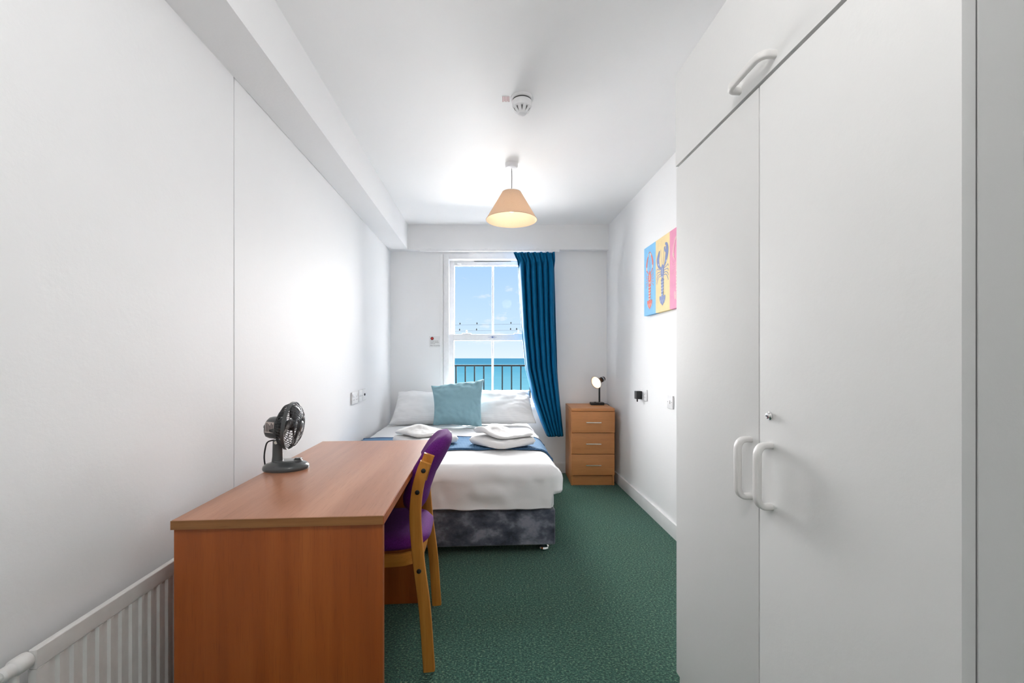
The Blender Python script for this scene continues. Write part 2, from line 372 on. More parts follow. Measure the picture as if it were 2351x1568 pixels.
# ------------------------------------------------------------------ window
w = bpy.data.objects.new('window_1', None); C.objects.link(w); w.location = (-0.197, YB, 0); struct(w)
HC = 0.197
def frame(name, hw, z0, z1, th, y0, y1, mat='pvc', sill=True, bev=0.003, top=None):
    bm = B(); top = top or th
    box(bm, -hw, -hw+th, y0, y1, z0, z1); box(bm, hw-th, hw, y0, y1, z0, z1)
    box(bm, -hw+th, hw-th, y0, y1, z1-top, z1)
    if sill: box(bm, -hw+th, hw-th, y0, y1, z0, z0+th)
    return obj(name, bm, mat, w, bevel=bev)
frame('architrave', .488, .62, 2.195, .053, -.014, 0, sill=False, bev=0.004)
frame('window_frame', .463, .66, 2.165, .024, .004, .16)
us = frame('upper_sash', .439, 1.33, 2.141, .047, .075, .115)
ls = frame('lower_sash', .439, .69, 1.389, .050, .025, .065, top=.062)
for par, z0, z1, y in ((us, 1.37, 2.10, .095), (ls, .735, 1.33, .045)):
    obj('glazing_bar', bx(-.009, .009, y-.014, y+.014, z0, z1), 'pvc', par, bevel=0.002)
    for s in (-1, 1):
        x0, x1 = (-.392, -.009) if s < 0 else (.009, .392)
        obj('pane', bx(x0, x1, y-.002, y+.002, z0, z1), 'glass', par, smooth=0)
obj('window_sill', bx(-.50, .50, -.035, .03, .635, .665), 'pvc', w, bevel=0.004)
bm = bx(-.17, .20, .066, .0745, 2.112, 2.130); obj('trickle_vent', bm, 'pvc', w, bevel=0.002)
obj('vent_slot', bx(-.19, .185, .066, .0745, 2.1345, 2.139), 'grey_strip', w)
bm = bx(-.36, -.32, .055, .0745, 2.108, 2.122); obj('sash_stop', bm, 'pvc', w, bevel=0.003)
bm = bx(-.451, -.4395, .03, .07, 1.392, 1.575); obj('sash_brush', bm, 'grey_strip', w)
for s in (-.262, .262):
    bm = bx(-.045, .045, -.018, .018, 0, .012); la = obj('sash_fastener', bm, 'pvc', ls, bevel=0.004); la.location = (s, .045, 1.389)
    bm = B(); lathe(bm, [(.004, 0), (.004, .015), (.008, .018), (.008, .028), (.003, .031)], 12, (0, 0, .012)); obj('fastener_knob', bm, 'steel', la)
# small printed emblem in the middle of the meeting rail
bm = B(); box(bm, -.045, .045, .0240, .0249, 1.360, 1.362); box(bm, -.026, .026, .0240, .0249, 1.367, 1.369); box(bm, -.030, .030, .0240, .0249, 1.352, 1.3535)
lathe(bm, [(.010, 0), (.010, .001)], 16, (0, .0240, 1.361), (0, 1, 0)); obj('maker_emblem', bm, 'print_slate', ls)
struct(obj('trim_1', bx(-.722, -.690, YB-.006, YB, .10, 2.19), 'wall', bevel=0.002))

# ------------------------------------------------------------------ outside
t = thing('balcony_railing', 'black iron balcony railing with upright bars outside the window', 'railing', (-.2, 5.2, 0))
bm = bx(-1.6, 1.6, -.02, .02, 1.050, 1.070); obj('handrail', bm, 'rail', t, bevel=0.003)
obj('bottom_rail', bx(-1.6, 1.6, -.015, .015, .07, .09), 'rail', t)
for k in range(28):
    x = (1047-1175.5)/1000*5.2+.2+.1105*(k-9)
    if abs(x) < 1.58: obj('bar', bx(x-.0075, x+.0075, -.0075, .0075, .09, 1.05), 'rail', t, smooth=0)
for x in (-1.585, 1.585): obj('post', bx(x-.02, x+.02, -.02, .02, -.1, 1.62), 'rail', t)
struct(obj('balcony_slab', bx(-2.2, 2.2, YB+.25, 5.35, -.25, -.1), 'slab', smooth=0))
sea = obj('sea', bx(-15000, 15000, 60, 26000, -18, -16), 'sea', smooth=0)
sea['kind'] = 'stuff'; tag(sea, 'calm turquoise sea reaching to the horizon beyond the railing', 'sea')
def wire(zc, xs, lab):
    y = 5.2; t = thing('bulb_string', lab, 'light string', (0, y, zc), 0, 'strings of small bulbs outside the window')
    bm = B(); tube(bm, [(-1.785+.3165*i, 0, .0045*i-.022) for i in range(11)], .0011, 5); obj('cable', bm, 'cable', t)
    for px in xs:
        bm = B(); lathe(bm, [(.003, .008), (.005, .004), (.0085, -.004), (.0075, -.012), (.002, -.016)], 10, ((px-1175.5)/1000*y, 0, (px-835)*.00007)); obj('bulb', bm, 'rail', t)
wire(EYE+(822-745)/1000*5.2, (1056, 1095, 1173), 'upper thin cable with small dark bulbs against the sky')
wire(EYE+(822-759)/1000*5.2, (1055, 1094, 1172, 1186), 'lower thin cable with small dark bulbs just above the meeting rail')

# ------------------------------------------------------------------ curtain rail and curtain
t = thing('curtain_rail', 'slim white curtain track under the beam above the window', 'curtain rail', (0, 4.24, 2.20))
obj('track', bx(-.90, .452, -.012, .012, -.012, .006), 'pvc', t, bevel=0.003)
obj('end_stop', bx(.452, .462, -.014, .014, -.014, .008), 'pvc', t, bevel=0.002)
for x in (-.8, -.25, .25): obj('bracket', bx(x-.012, x+.012, -.01, .062, .006, .018), 'pvc', t)
for k in range(9):
    x = .05+.045*k; bm = B(); tube(bm, [(x, 0, -.012), (x, 0, -.028)], .004, 6); obj('glider', bm, 'pvc', t)
def interp(tab, z):
    for (z0, a), (z1, b) in zip(tab, tab[1:]):
        if z >= z1:
            u = (z-z0)/(z1-z0); return a+(b-a)*max(0, min(1, u))
    return tab[-1][1]
xl_tab = [(2.172, .014), (2.12, .036), (2.09, .050), (1.95, .052), (1.45, .080), (1.05, .122), (.75, .195), (.55, .270), (.40, .335)]
xr_tab = [(2.172, .412), (2.09, .418), (1.5, .432), (1.0, .450), (.7, .475), (.40, .500)]
def curt(u, v, off=0):
    z = 2.172-(2.172-.40)*v
    a, b = interp(xl_tab, z), interp(xr_tab, z)
    ph = u+.018*nz(u*6, z*.9, 3)
    hd = max(0, min(1, (2.172-z-.07)/.08))               # heading -> body
    amp = .010+.046*hd
    nf = 6.5
    y = 4.235+amp*math.sin(2*PI*nf*ph+.5*nz(u*3, z, 8))+.004*hd*math.sin(2*PI*nf*2.1*ph+1)+.012*nz(u*5, z*1.5, 1)*hd
    y += (1-hd)*.009*math.sin(2*PI*13*u)
    x = a+(b-a)*u+.010*hd*math.cos(2*PI*nf*ph)
    if u < .2: y -= .05*(1-u/.2)*max(0, min(1, (1.3-z)/.6))*.6
    zz = z+(.006*math.sin(u*40) if v == 0 else 0)+(.010*nz(u*8, 0, 5) if v > .99 else 0)
    return Vector((x, y+off-.02, zz))
cu = obj('curtain', sheet(B(), lambda u, v: curt(u, v), 150, 70), 'curtain', smooth=180)
tag(cu, 'petrol blue pencil-pleat curtain drawn to one side of the window', 'curtain')
md = cu.modifiers.new('thick', 'SOLIDIFY'); md.thickness = .003
bm = B()
for k in range(2):
    tube(bm, [curt(i/120, .022+.024*k, -.004) for i in range(121)], .0016, 5)
obj('pleat_cord', bm, 'curtain', cu)

# ------------------------------------------------------------------ wall sticker beside window
t = thing('safety_notice', 'small clear notice with round red emblem on the wall beside the window', 'sticker', (-.7765, YB, 1.318))
obj('backing', bx(-.056, .050, -.001, 0, -.06, .05), 'paper', t, smooth=0)
bm = B(); disc(bm, (-.025, -.0011, .028), .016, (0, -1, 0)); e_ = obj('emblem', bm, 'redink', t)
bm = B(); lathe(bm, [(.0165, 0), (.0165, .0004), (.0125, .0004), (.0125, 0)], 20, (-.025, -.0017, .028), (0, -1, 0), cap=False); obj('emblem_ring', bm, 'ink', e_)
for i, (s, sz) in enumerate((('For your security', .0115), ('window opening is', .0115), ('restricted', .0115), ('Please do not force', .0125))):
    text('notice_text', s, sz, 'ink', t, (-.044, -.0012, -.001-.0135*i-(.005 if i == 3 else 0)), (PI/2, 0, 0))

# ------------------------------------------------------------------ bed
BW = 1.355                                            # bed local: x across, y along (foot at 0), z up
BL = 1.74
bed_loc = (0.256-BW*math.cos(ANG), 2.55-BW*math.sin(ANG), 0)
bed = thing('bed', 'double divan bed in grey crushed velvet standing along the wall below the window', 'bed', bed_loc, ANG)
bm = bx(.004, BW, .004, BL-.02, .054, .262); obj('divan_base', bm, 'velvet', bed, bevel=0.018, seg=3)
obj('mattress', bx(.012, BW-.006, .012, BL-.025, .264, .472), 'sheet', bed, bevel=0.04, seg=4)
for x, y in ((.07, .09), (BW-.06, .075), (.07, BL-.12), (BW-.07, BL-.12)):
    bm = B(); lathe(bm, [(.016, .054), (.016, .045), (.013, .040), (.018, .034), (.031, .024), (.034, .014), (.030, .004), (.022, 0)], 24, (x, y, 0)); obj('castor', bm, 'chrome', bed)
# duvet as a rounded box over the mattress
DX0, DX1, DY0, DY1, DZ0, DZ1, DR = .004, BW+.035, -.030, BL-.06, .262, .518, .085
def rbox(p, R=DR):
    lo = Vector((DX0+.03, DY0+R, DZ0+.02)); hi = Vector((DX1-R, DY1-.03, DZ1-R))
    q = Vector([max(lo[i], min(hi[i], p[i])) for i in range(3)])
    d = p-q
    if d.length < 1e-6: return p, Vector((0, 0, 1))
    n = d.normalized()
    rr = Vector((.03 if p.x < lo.x else R, R if p.y < lo.y else .03, .02 if p.z < lo.z else R))
    return q+Vector((n.x*rr.x, n.y*rr.y, n.z*rr.z)), n
def ddisp(p, n):
    k = .010*nz(p.x*2.3, p.y*2.0, 0)+.006*nz(p.x*6+9, p.y*5, p.z*6)+.004*abs(nz(p.x*4+p.y*9, p.y*3-p.x*2, 7))
    side = max(0, 1-abs(n.z))
    k += side*(.014*nz(p.x*2.2, p.y*1.4+4, p.z*9+p.x*3)+.008*nz(p.x*8, p.y*7, p.z*5+2)+.005*nz(p.x*17+p.z*8, p.y*15, p.z*9)-.014*abs(nz(p.x*5+p.z*3, p.y*5, p.z*5-p.x*2))*max(0, (.50-p.z)/.24))
    if n.x > .3 and p.z < .47: k += n.x*.010*math.sin(p.y*17+2*nz(p.y*3, p.z*4, 0))
    if n.y < -.3: k += .008*nz(p.x*1.6+p.z*5, 3, p.z*11-p.x*2)
    crown = .014*max(0, n.z)*(1-((p.x-.68)/.75)**2)
    return k+crown
def duvet_pt(c):
    p = Vector((DX0+(DX1-DX0)*c[0], DY0+(DY1-DY0)*c[1], DZ0+(DZ1-DZ0)*c[2]))
    q, n = rbox(p); q = q+n*ddisp(q, n)
    if c[2] < .5:                                        # hems
        f = (0.5-c[2])/.5
        if n.x > .4 or c[0] > .999: q.z += f*(.085-.03*c[1]+.012*nz(c[1]*6, 2, 0))
        elif c[1] < .02: q.z += f*.010*nz(c[0]*9, 5, 0)
    return q
bm = B(); NX, NY, NZ = 90, 104, 22
cache = {}
def cv(i, j, k):
    if (i, j, k) not in cache: cache[i, j, k] = bm.verts.new(duvet_pt((i/NX, j/NY, k/NZ)))
    return cache[i, j, k]
for i in range(NX):
    for j in range(NY): bm.faces.new((cv(i, j, NZ), cv(i+1, j, NZ), cv(i+1, j+1, NZ), cv(i, j+1, NZ)))
for k in range(NZ):
    for i in range(NX): bm.faces.new((cv(i, 0, k), cv(i+1, 0, k), cv(i+1, 0, k+1), cv(i, 0, k+1)))
    for j in range(NY): bm.faces.new((cv(NX, j, k), cv(NX, j+1, k), cv(NX, j+1, k+1), cv(NX, j, k+1)))
du = obj('duvet', bm, 'sheet', None, smooth=180); du.location = bed_loc; du.rotation_euler = (0, 0, ANG)
tag(du, 'plain white duvet spread over the mattress and tucked at the foot of the bed', 'duvet')
# runner
def runner_pt(u, v, off):
    y = .385+.485*v
    s = u*(DX1-DX0-DR+DR*PI/2+.10)
    flat = DX1-DX0-DR-.01
    if s < flat: p = Vector((DX0+.01+s, y, DZ1)); n = Vector((0, 0, 1))
    elif s < flat+DR*PI/2:
        a = (s-flat)/DR; n = Vector((math.sin(a), 0, math.cos(a))); p = Vector((DX1-DR, y, DZ1-DR))+n*DR
    else: n = Vector((1, 0, 0)); p = Vector((DX1, y, DZ1-DR-(s-flat-DR*PI/2)))
    return p+n*(ddisp(p, n)+off)
bm = B(); grid_closed(bm, lambda u, v, s: runner_pt(u, v, .010 if s == 0 else .003) if 0 < u < 1 and 0 < v < 1 else runner_pt(u, v, .006), 90, 30)
ru = obj('bed_runner', bm, 'runner', None, smooth=180); ru.location = bed_loc; ru.rotation_euler = (0, 0, ANG)
tag(ru, 'woven blue runner laid across the foot half of the white duvet', 'bed runner')
bm = B()
for v0 in (.012, .05, .95, .988): tube(bm, [runner_pt(i/120, v0, .009) for i in range(121)], .0045, 6)
obj('braided_edge', bm, 'runner_dark', ru)

# pillows
def pillow(name, label, cat, corners, T, mat, base, lean, rz, seed, group=None, pinch=.05, wr=.006, n=44):
    c00, c10, c11, c01 = [Vector((a, 0, b)) for a, b in corners]
    def f(u, v, s):
        a, b = 2*u-1, 2*v-1
        pa = a*(1-pinch*(1-b*b)*abs(a)**3); pb = b*(1-pinch*(1-a*a)*abs(b)**3)
        uu, vv = (pa+1)/2, (pb+1)/2
        p = c00*(1-uu)*(1-vv)+c10*uu*(1-vv)+c11*uu*vv+c01*(1-uu)*vv
        t = T/2*((1-abs(a)**2.6)*(1-abs(b)**2.6))**.55
        t *= 1+.12*nz(u*2.2+seed, v*2.2, 0)
        ed = max(abs(a), abs(b))
        wv = wr*nz(u*5+seed, v*5, 1)+wr*ed*nz(u*11+seed, v*11, 2)+wr*.9*ed*ed*abs(nz((a+b)*5, (a-b)*1.5+seed, 4))
        y = (-1 if s == 0 else 1)*t
        if t > 1e-5: y += (-1 if s == 0 else 1)*wv*min(1, t/.02)
        y += .012*nz(u*3, v*3, seed)*ed
        return p+Vector((0, y, 0))
    o = obj(name, grid_closed(B(), f, n, n), mat, None, smooth=180)
    o.location = base; o.rotation_euler = (-lean, 0, rz); return tag(o, label, cat, group)
pillow('pillow', 'white pillow propped against the wall corner, half hidden by the teal cushion', 'pillow', [(-.35, 0), (.35, 0), (.33, .375), (-.31, .375)], .17, 'stripe', (-.775, 3.985, .545), math.radians(42), ANG, 3.1, 'white bed pillows', wr=.010)
pillow('pillow', 'white striped pillow propped under the window beside the blue curtain', 'pillow', [(-.34, 0), (.34, 0), (.30, .385), (-.31, .38)], .16, 'stripe', (-.115, 3.985, .547), math.radians(41), ANG, 9.7, 'white bed pillows', wr=.011)
cs = pillow('cushion', 'square pale teal scatter cushion leaning on the white pillows', 'cushion', [(-.215, .012), (.215, -.012), (.225, .452), (-.255, .385)], .19, 'teal_cushion', (-.475, 3.80, .552), math.radians(26), math.radians(2), 5.2, pinch=.09, wr=.020)

# towels
def towel(name, label, base, rz, quad, h, seed, hump, mat='towel', layers=2, n=34):
    c = [Vector((a*1.14, b*1.10, 0)) for a, b in quad]
    def f(u, v, s):
        a, b = 2*u-1, 2*v-1
        m_ = max(abs(a), abs(b), 1e-6); rr = max(1, (abs(a/m_)**6+abs(b/m_)**6)**(1/6))
        us, vs_ = (a/rr+1)/2, (b/rr+1)/2
        p = c[0]*(1-us)*(1-vs_)+c[1]*us*(1-vs_)+c[2]*us*vs_+c[3]*(1-us)*vs_
        e = (1-abs(a)**16)*(1-abs(b)**16)
        top = h/2+h/2*max(e, 0)**.4 + hump(u, v)+.008*nz(u*4+seed, v*4, 0)*e+.004*nz(u*13+seed, v*13, 3)*e
        bot = h/2-h/2*max(e, 0)**.4 + (hump(u, v)*.55 if hump else 0)
        return p+Vector((0, 0, top if s == 0 else bot))
    o = obj(name, grid_closed(B(), f, n, n), mat, None, smooth=180)
    o.location = base; o.rotation_euler = (0, 0, rz); return tag(o, label, 'towel')
flat0 = lambda u, v: 0.0
zt = .550
q1 = [(0, -.20), (.235, -.005), (.01, .235), (-.225, .04)]
towel('bath_towel', 'folded white bath towel lying on the runner, under a rumpled hand towel', (-.075, 3.035, zt), 0, q1, .050, 1.0, flat0)
towel('hand_towel', 'rumpled white hand towel on top of the folded bath towel, clear of the chair', (-.07, 3.055, zt+.055), 0, [(.005, -.165), (.215, .0), (.02, .20), (-.205, .055)], .020, 2.0,
      lambda u, v: .050*math.exp(-((u-.40)**2+(v-.66)**2)/.10)+.034*math.exp(-((u-.02)**2)/.02-((v-.70)**2)/.15)-.012*math.exp(-((u-.16)**2)/.004)*v)
q2 = [(.01, -.20), (.235, .0), (.0, .22), (-.225, .03)]
towel('bath_towel', 'folded white bath towel on the runner behind the purple chair back', (-.62, 3.09, zt), .1, q2, .050, 5.0, flat0)
towel('hand_towel', 'rumpled white hand towel behind the purple chair back and desk end', (-.64, 3.11, zt+.055), .08, [(.005, -.165), (.21, .0), (.02, .19), (-.20, .04)], .020, 6.0,
      lambda u, v: .052*math.exp(-((u-.40)**2+(v-.55)**2)/.12))

# ------------------------------------------------------------------ bedside drawers and lamp
DXL, DXR, DYF, DYK, DZT = .535, .924, 3.92, 4.352, .697
t = thing('bedside_cabinet', 'tall beech bedside cabinet with three drawers in the corner', 'cabinet', ((DXL+DXR)/2, DYF, 0))
hw = (DXR-DXL)/2
obj('top', bx(-hw, hw, -.004, DYK-DYF, DZT-.026, DZT), 'drw_x', t, bevel=0.002)
for s in (-1, 1): obj('side_panel', bx(s*hw-(.018 if s > 0 else 0), s*hw+(.018 if s < 0 else 0), .016, DYK-DYF, 0, DZT-.0265), 'drw_z', t, bevel=0.001)
obj('back_panel', bx(-hw+.0185, hw-.0185, DYK-DYF-.012, DYK-DYF, 0, DZT-.027), 'drw_z', t)
obj('plinth', bx(-hw+.0185, hw-.0185, .024, .042, 0, .086), 'drw_x', t)
for k, (z1, dy) in enumerate(((.668, -.014), (.475, -.002), (.283, -.002))):
    z0 = z1-.187
    dr = obj('drawer', bx(-hw+.001, hw-.001, dy, dy+.0165, z0, z1), 'drw_x', t, bevel=0.0015)
    zc = (z0+z1)/2
    bm = B(); box(bm, -.068, .068, dy-.030, dy-.020, zc-.004, zc+.004)
    for s in (-1, 1): box(bm, s*.052-.004, s*.052+.004, dy-.0205, dy+.001, zc-.004, zc+.004)
    obj('handle', bm, 'steel', dr, bevel=0.001)
t = thing('bedside_lamp', 'small black desk lamp with round reflector head, lit, on the bedside cabinet', 'lamp', (.822, 4.215, DZT))
bm = B(); box(bm, -.064, .064, -.045, .045, 0, .026); obj('base', bm, 'black', t, bevel=0.008, seg=3)
obj('switch', bx(-.035, -.012, -.035, -.015, .0255, .032), 'fan_dark', t, bevel=0.002)
bm = B(); tube(bm, [(.026, .01, .024), (.026, .01, .222)], .0085, 14); obj('post', bm, 'black', t)
hd = Vector((-.76, -.58, -.30)).normalized(); hc = Vector((.030, .0, .236))
bm = B(); lathe(bm, [(.012, -.058), (.022, -.055), (.025, -.045), (.025, -.012), (.018, -.008)], 28, hc, hd); obj('lamp_holder', bm, 'black', t)
bm = B(); lathe(bm, [(.0258, -.036), (.0258, -.026)], 28, hc, hd, cap=False); obj('holder_ring', bm, 'pvc', t)
bm = B(); lathe(bm, [(.020, -.012), (.024, .004), (.040, .030), (.056, .055), (.061, .062), (.0595, .062), (.054, .054), (.038, .029), (.022, .004)], 40, hc, hd, cap=False)
sh = obj('lamp_shade', bm, 'lamp_brown', t)
bm = B(); lathe(bm, [(.0590, .0612), (.0535, .0535), (.0375, .0285), (.020, .002), (.004, .001)], 40, hc, hd, cap=False); obj('reflector', bm, 'lamp_in', sh)
bm = B(); lathe(bm, [(.004, .004), (.015, .012), (.020, .025), (.014, .040), (.003, .046)], 20, hc, hd); obj('bulb', bm, 'bulb', t)
pl = light('bedside_glow', 'POINT', Vector((.822, 4.215, DZT))+hc+hd*.056, (0, 0, 0), 0.05, (1, .84, .62), shadow_soft_size=.012)
bm = B(); tube(bm, spline([(.06, .03, .010), (.085, .035, .006), (.108, .01, .004), (.118, -.03, -.02), (.122, -.09, -.10), (.120, -.13, -.16)]), .0028, 6); obj('power_cord', bm, 'black', t)

# ------------------------------------------------------------------ desk
DA = math.radians(4.0); DW, DLn, DZ = .538, 1.077, .73
desk = thing('desk', 'beech laminate desk with solid end panels pushed along the left wall', 'desk', (-.344, 1.163, 0), DA)   # origin at front right corner, x to the left is negative
obj('desktop', bx(-DW, 0, 0, DLn, DZ-.024, DZ), 'desk_top', desk, bevel=0.0025)
obj('edge_strip', bx(-DW-.0005, .0005, -.0025, -.0002, DZ-.0235, DZ-.0008), 'desk_edge', desk, smooth=0)
obj('edge_strip', bx(.0002, .0025, -.0025, DLn, DZ-.0235, DZ-.0008), 'desk_v', desk, smooth=0)
obj('end_panel', bx(-DW+.004, -.002, .004, .024, 0, DZ-.0245), 'desk_v', desk, bevel=0.001)
obj('end_panel', bx(-DW+.004, -.008, .885, .905, 0, DZ-.0245), 'desk_v', desk, bevel=0.001)
obj('modesty_panel', bx(-DW+.03, -DW+.048, .0245, .8845, .18, DZ-.0245), 'desk_v', desk)

# ------------------------------------------------------------------ fan
F = thing('desk_fan', 'small grey plastic desk fan with wire grille standing on the desk', 'fan', (-.858, 1.655, DZ), math.radians(8))
bm = B(); lathe(bm, [(.080, 0), (.082, .006), (.080, .014), (.072, .021), (.056, .026), (.050, .030)], 48, (0, 0, 0), (0, 0, 1), 1, .82); obj('base', bm, 'fan', F)
bm = B(); lathe(bm, [(.050, .029), (.048, .033), (.040, .034)], 40, (.006, 0, 0), (0, 0, 1), 1.05, .62); obj('base_cap', bm, 'fan', F)
bm = bx(.030, .056, -.012, .012, .031, .0365); obj('control_panel', bm, 'fan_dark', F, bevel=0.002)
for k in range(4): obj('button', bx(.0325+.0058*k, .0368+.0058*k, -.008, .008, .0365, .040), 'fan', F)
bm = B(); loft(bm, [[Vector((-.030+x*s, y*s, z)) for x, y in rsec(.036, .032, .4)] for s, z in ((1.12, .030), (1.0, .05), (.95, .085), (.92, .112))]); obj('post', bm, 'fan', F)
bm = B(); lathe(bm, [(.006, -.020), (.007, -.017), (.007, .017), (.006, .020)], 14, (-.030, 0, .103), (0, 1, 0)); obj('tilt_screw', bm, 'steel', F)
tilt = math.radians(-6); hx = Vector((math.cos(tilt), 0, math.sin(tilt))); hu = Vector((-math.sin(tilt), 0, math.cos(tilt)))
fc = Vector((.018, 0, .163))
bm = B(); lathe(bm, [(.010, -.088), (.028, -.086), (.037, -.079), (.041, -.066), (.042, -.048), (.041, -.032), (.030, -.028)], 32, fc+hu*-.012, hx, 1.05, .92); mo = obj('motor_housing', bm, 'fan', F)
bm = B(); lathe(bm, [(.006, -.096), (.007, -.093), (.007, -.084)], 12, fc+hu*-.012, hx); obj('oscillation_knob', bm, 'fan_dark', F)
bm = B(); box(bm, -.042, -.014, -.0405, -.0390, -.026, .014)
lb = obj('rating_label', bm, 'label', F); lb.location = fc+hx*-.034+hu*.0; lb.rotation_euler = (0, -tilt, 0)
bm = B()
for k in range(5): box(bm, -.039+.005*k, -.0365+.005*k, -.0411, -.0404, -.022, .010-.004*(k % 3))
il = obj('label_print', bm, 'ink', lb)
def P(r, a, d): return fc+hx*d+hu*(r*math.cos(a))+Vector((0, 1, 0))*(r*math.sin(a))
bm = B(); lathe(bm, [(.0865, -.006), (.0905, -.006), (.0905, .006), (.0865, .006)], 56, fc, hx, cap=False); ring = obj('grille_rim', bm, 'fan', F)
bm = B()
rear = [(.028, -.040), (.055, -.038), (.076, -.026), (.088, -.004)]; front = [(.020, .036), (.045, .034), (.070, .024), (.0885, .004)]
for k in range(48): tube(bm, [P(r, 2*PI*k/48, d) for r, d in rear], .0012, 4)
for r, d in ((.055, -.038), (.076, -.026)): ring_tube(bm, fc+hx*d, r, .0013, hx, 48, 5)
rg = obj('rear_grille', bm, 'fan_dark', F); rg['kind'] = 'stuff'
bm = B(); lathe(bm, [(.030, -.042), (.030, -.037)], 28, fc, hx); obj('rear_plate', bm, 'fan', F)
bm = B()
for k in range(36): tube(bm, [P(r, 2*PI*k/36+.5*(1-r/.09), d) for r, d in front], .0008, 4)
for r, d in ((.035, .035), (.058, .030), (.076, .019)): ring_tube(bm, fc+hx*d, r, .0009, hx, 48, 5)
fg = obj('front_grille', bm, 'wire', F); fg['kind'] = 'stuff'
bm = B(); lathe(bm, [(.021, .033), (.021, .038), (.016, .041), (.003, .042)], 28, fc, hx); obj('centre_badge', bm, 'fan', F)
bm = B(); lathe(bm, [(.018, -.018), (.019, .008), (.016, .016), (.004, .019)], 28, fc, hx); obj('hub', bm, 'fan_dark', F)
for k in range(3):
    a0 = 2*PI*k/3+.5
    def bl(u, v):
        r = .017+.062*u; a = a0+(v-.5)*(1.05+.35*math.sin(PI*u)); return P(r, a, .010*(v-.5)*2+.003)
    o = obj('blade', sheet(B(), bl, 10, 8), 'fan_dark', F, smooth=180); md = o.modifiers.new('thick', 'SOLIDIFY'); md.thickness = .0016
bm = B(); tube(bm, spline([(-.040, -.012, .112), (-.062, -.010, .104), (-.074, 0, .080), (-.080, .005, .045), (-.079, .01, .012)]), .0028, 7); obj('power_cord', bm, 'black', F)

# ------------------------------------------------------------------ chair
CH = thing('chair', 'bentwood chair with purple wool seat and back tucked into the desk', 'chair', (-.328, 1.82, 0), math.radians(6.1))
legp = spline([(0, 0, 0), (-.016, 0, .225), (-.036, 0, .385), (-.049, 0, .530), (-.049, 0, .610), (-.040, 0, .680), (-.024, 0, .735), (-.012, 0, .766)], 6)
sec = rsec(.026, .042, .18, 2)
for s in (-1, 1):
    bm = B(); sweep(bm, [p+Vector((0, s*.215, 0)) for p in legp], sec, (0, 1, 0)); lg = obj('rear_leg', bm, 'chairwood', CH)
    bm = B(); sweep(bm, [Vector((-.452, s*.215, 0)), Vector((-.440, s*.215, .22)), Vector((-.425, s*.215, .43))], rsec(.026, .038, .18, 2), (0, 1, 0)); obj('front_leg', bm, 'chairwood', CH)
    for x, z in ((-.020, .738), (-.042, .660), (-.036, .372)):
        bm = B(); lathe(bm, [(.0085, .0), (.0085, .002), (.006, .0035)], 16, (x, s*.2278, z), (0, s, 0)); obj('bolt_cap', bm, 'black', lg)
    bm = B(); sweep(bm, [Vector((-.030, s*.192, .70)), Vector((-.012, s*.192, .760)), Vector((-.001, s*.192, .790))], rsec(.019, .040, .15, 2), (0, 1, 0)); obj('back_bracket', bm, 'chairwood', lg)
# bentwood U rail under the seat
ur = []
for p in [(-.44, -.185), (-.30, -.190), (-.12, -.188)]: ur.append((p[0], p[1], .402))
for k in range(9):
    a = math.radians(-90+180*k/8); 
    ur.append((-.075+.055*math.cos(a), -.135*1+(-.052*math.cos(math.radians(90*k/4)) if k < 4 else 0) if k < 4 else (.135+(.052*math.sin(math.radians(90*(k-4)/4))) if k > 4 else 0), .402))
ur = [(-.44, -.186), (-.25, -.188), (-.12, -.186), (-.075, -.178), (-.045, -.155), (-.030, -.115), (-.024, 0), (-.030, .115), (-.045, .155), (-.075, .178), (-.12, .186), (-.25, .188), (-.44, .186)]
bm = B(); sweep(bm, spline([(x-.012, y, .398) for x, y in ur], 5), rsec(.046, .020, .2, 2), (0, 0, 1)); obj('seat_rail', bm, 'chairwood_x', CH)
bm = B(); box(bm, -.44, -.415, -.186, .186, .382, .424); obj('front_rail', bm, 'chairwood_x', CH, bevel=0.003)
def pad(name, mp, t, mat, n=28, k=5.0):
    def f(u, v, s):
        a, b = 2*u-1, 2*v-1
        # square -> squircle
        m_ = max(abs(a), abs(b)); 
        if m_ > 1e-9:
            r = (abs(a/m_)**k+abs(b/m_)**k)**(1/k); a2, b2 = a/r, b/r
        else: a2 = b2 = 0
        th = t/2*(1-m_**5)**.5
        return mp(a2, b2, (1 if s == 0 else -1)*th)
    return obj(name, grid_closed(B(), f, n, n), mat, CH, smooth=180)
pad('seat', lambda a, b, th: Vector((-.226+.222*a, b*.200, .448+th*(1.0 if th < 0 else 1.25)-.006*(1-b*b)*(1-a*a)-.012*max(0, -a-.6))), .055, 'purple', k=4)
zt_, xt_ = [.545, .62, .70, .77, .842], [-.088, -.080, -.052, -.012, .032]
def back_map(a, b, th):
    z = .545+.297*(b+1)/2
    x = interp(list(zip(zt_[::-1], xt_[::-1])), z)
    n = Vector((-.95, 0, .30)) if z > .70 else Vector((-1, 0, .1))
    return Vector((x+.030-.036*a*a, a*.180, z))+n.normalized()*th*1.0
pad('backrest', back_map, .080, 'purple', k=4)

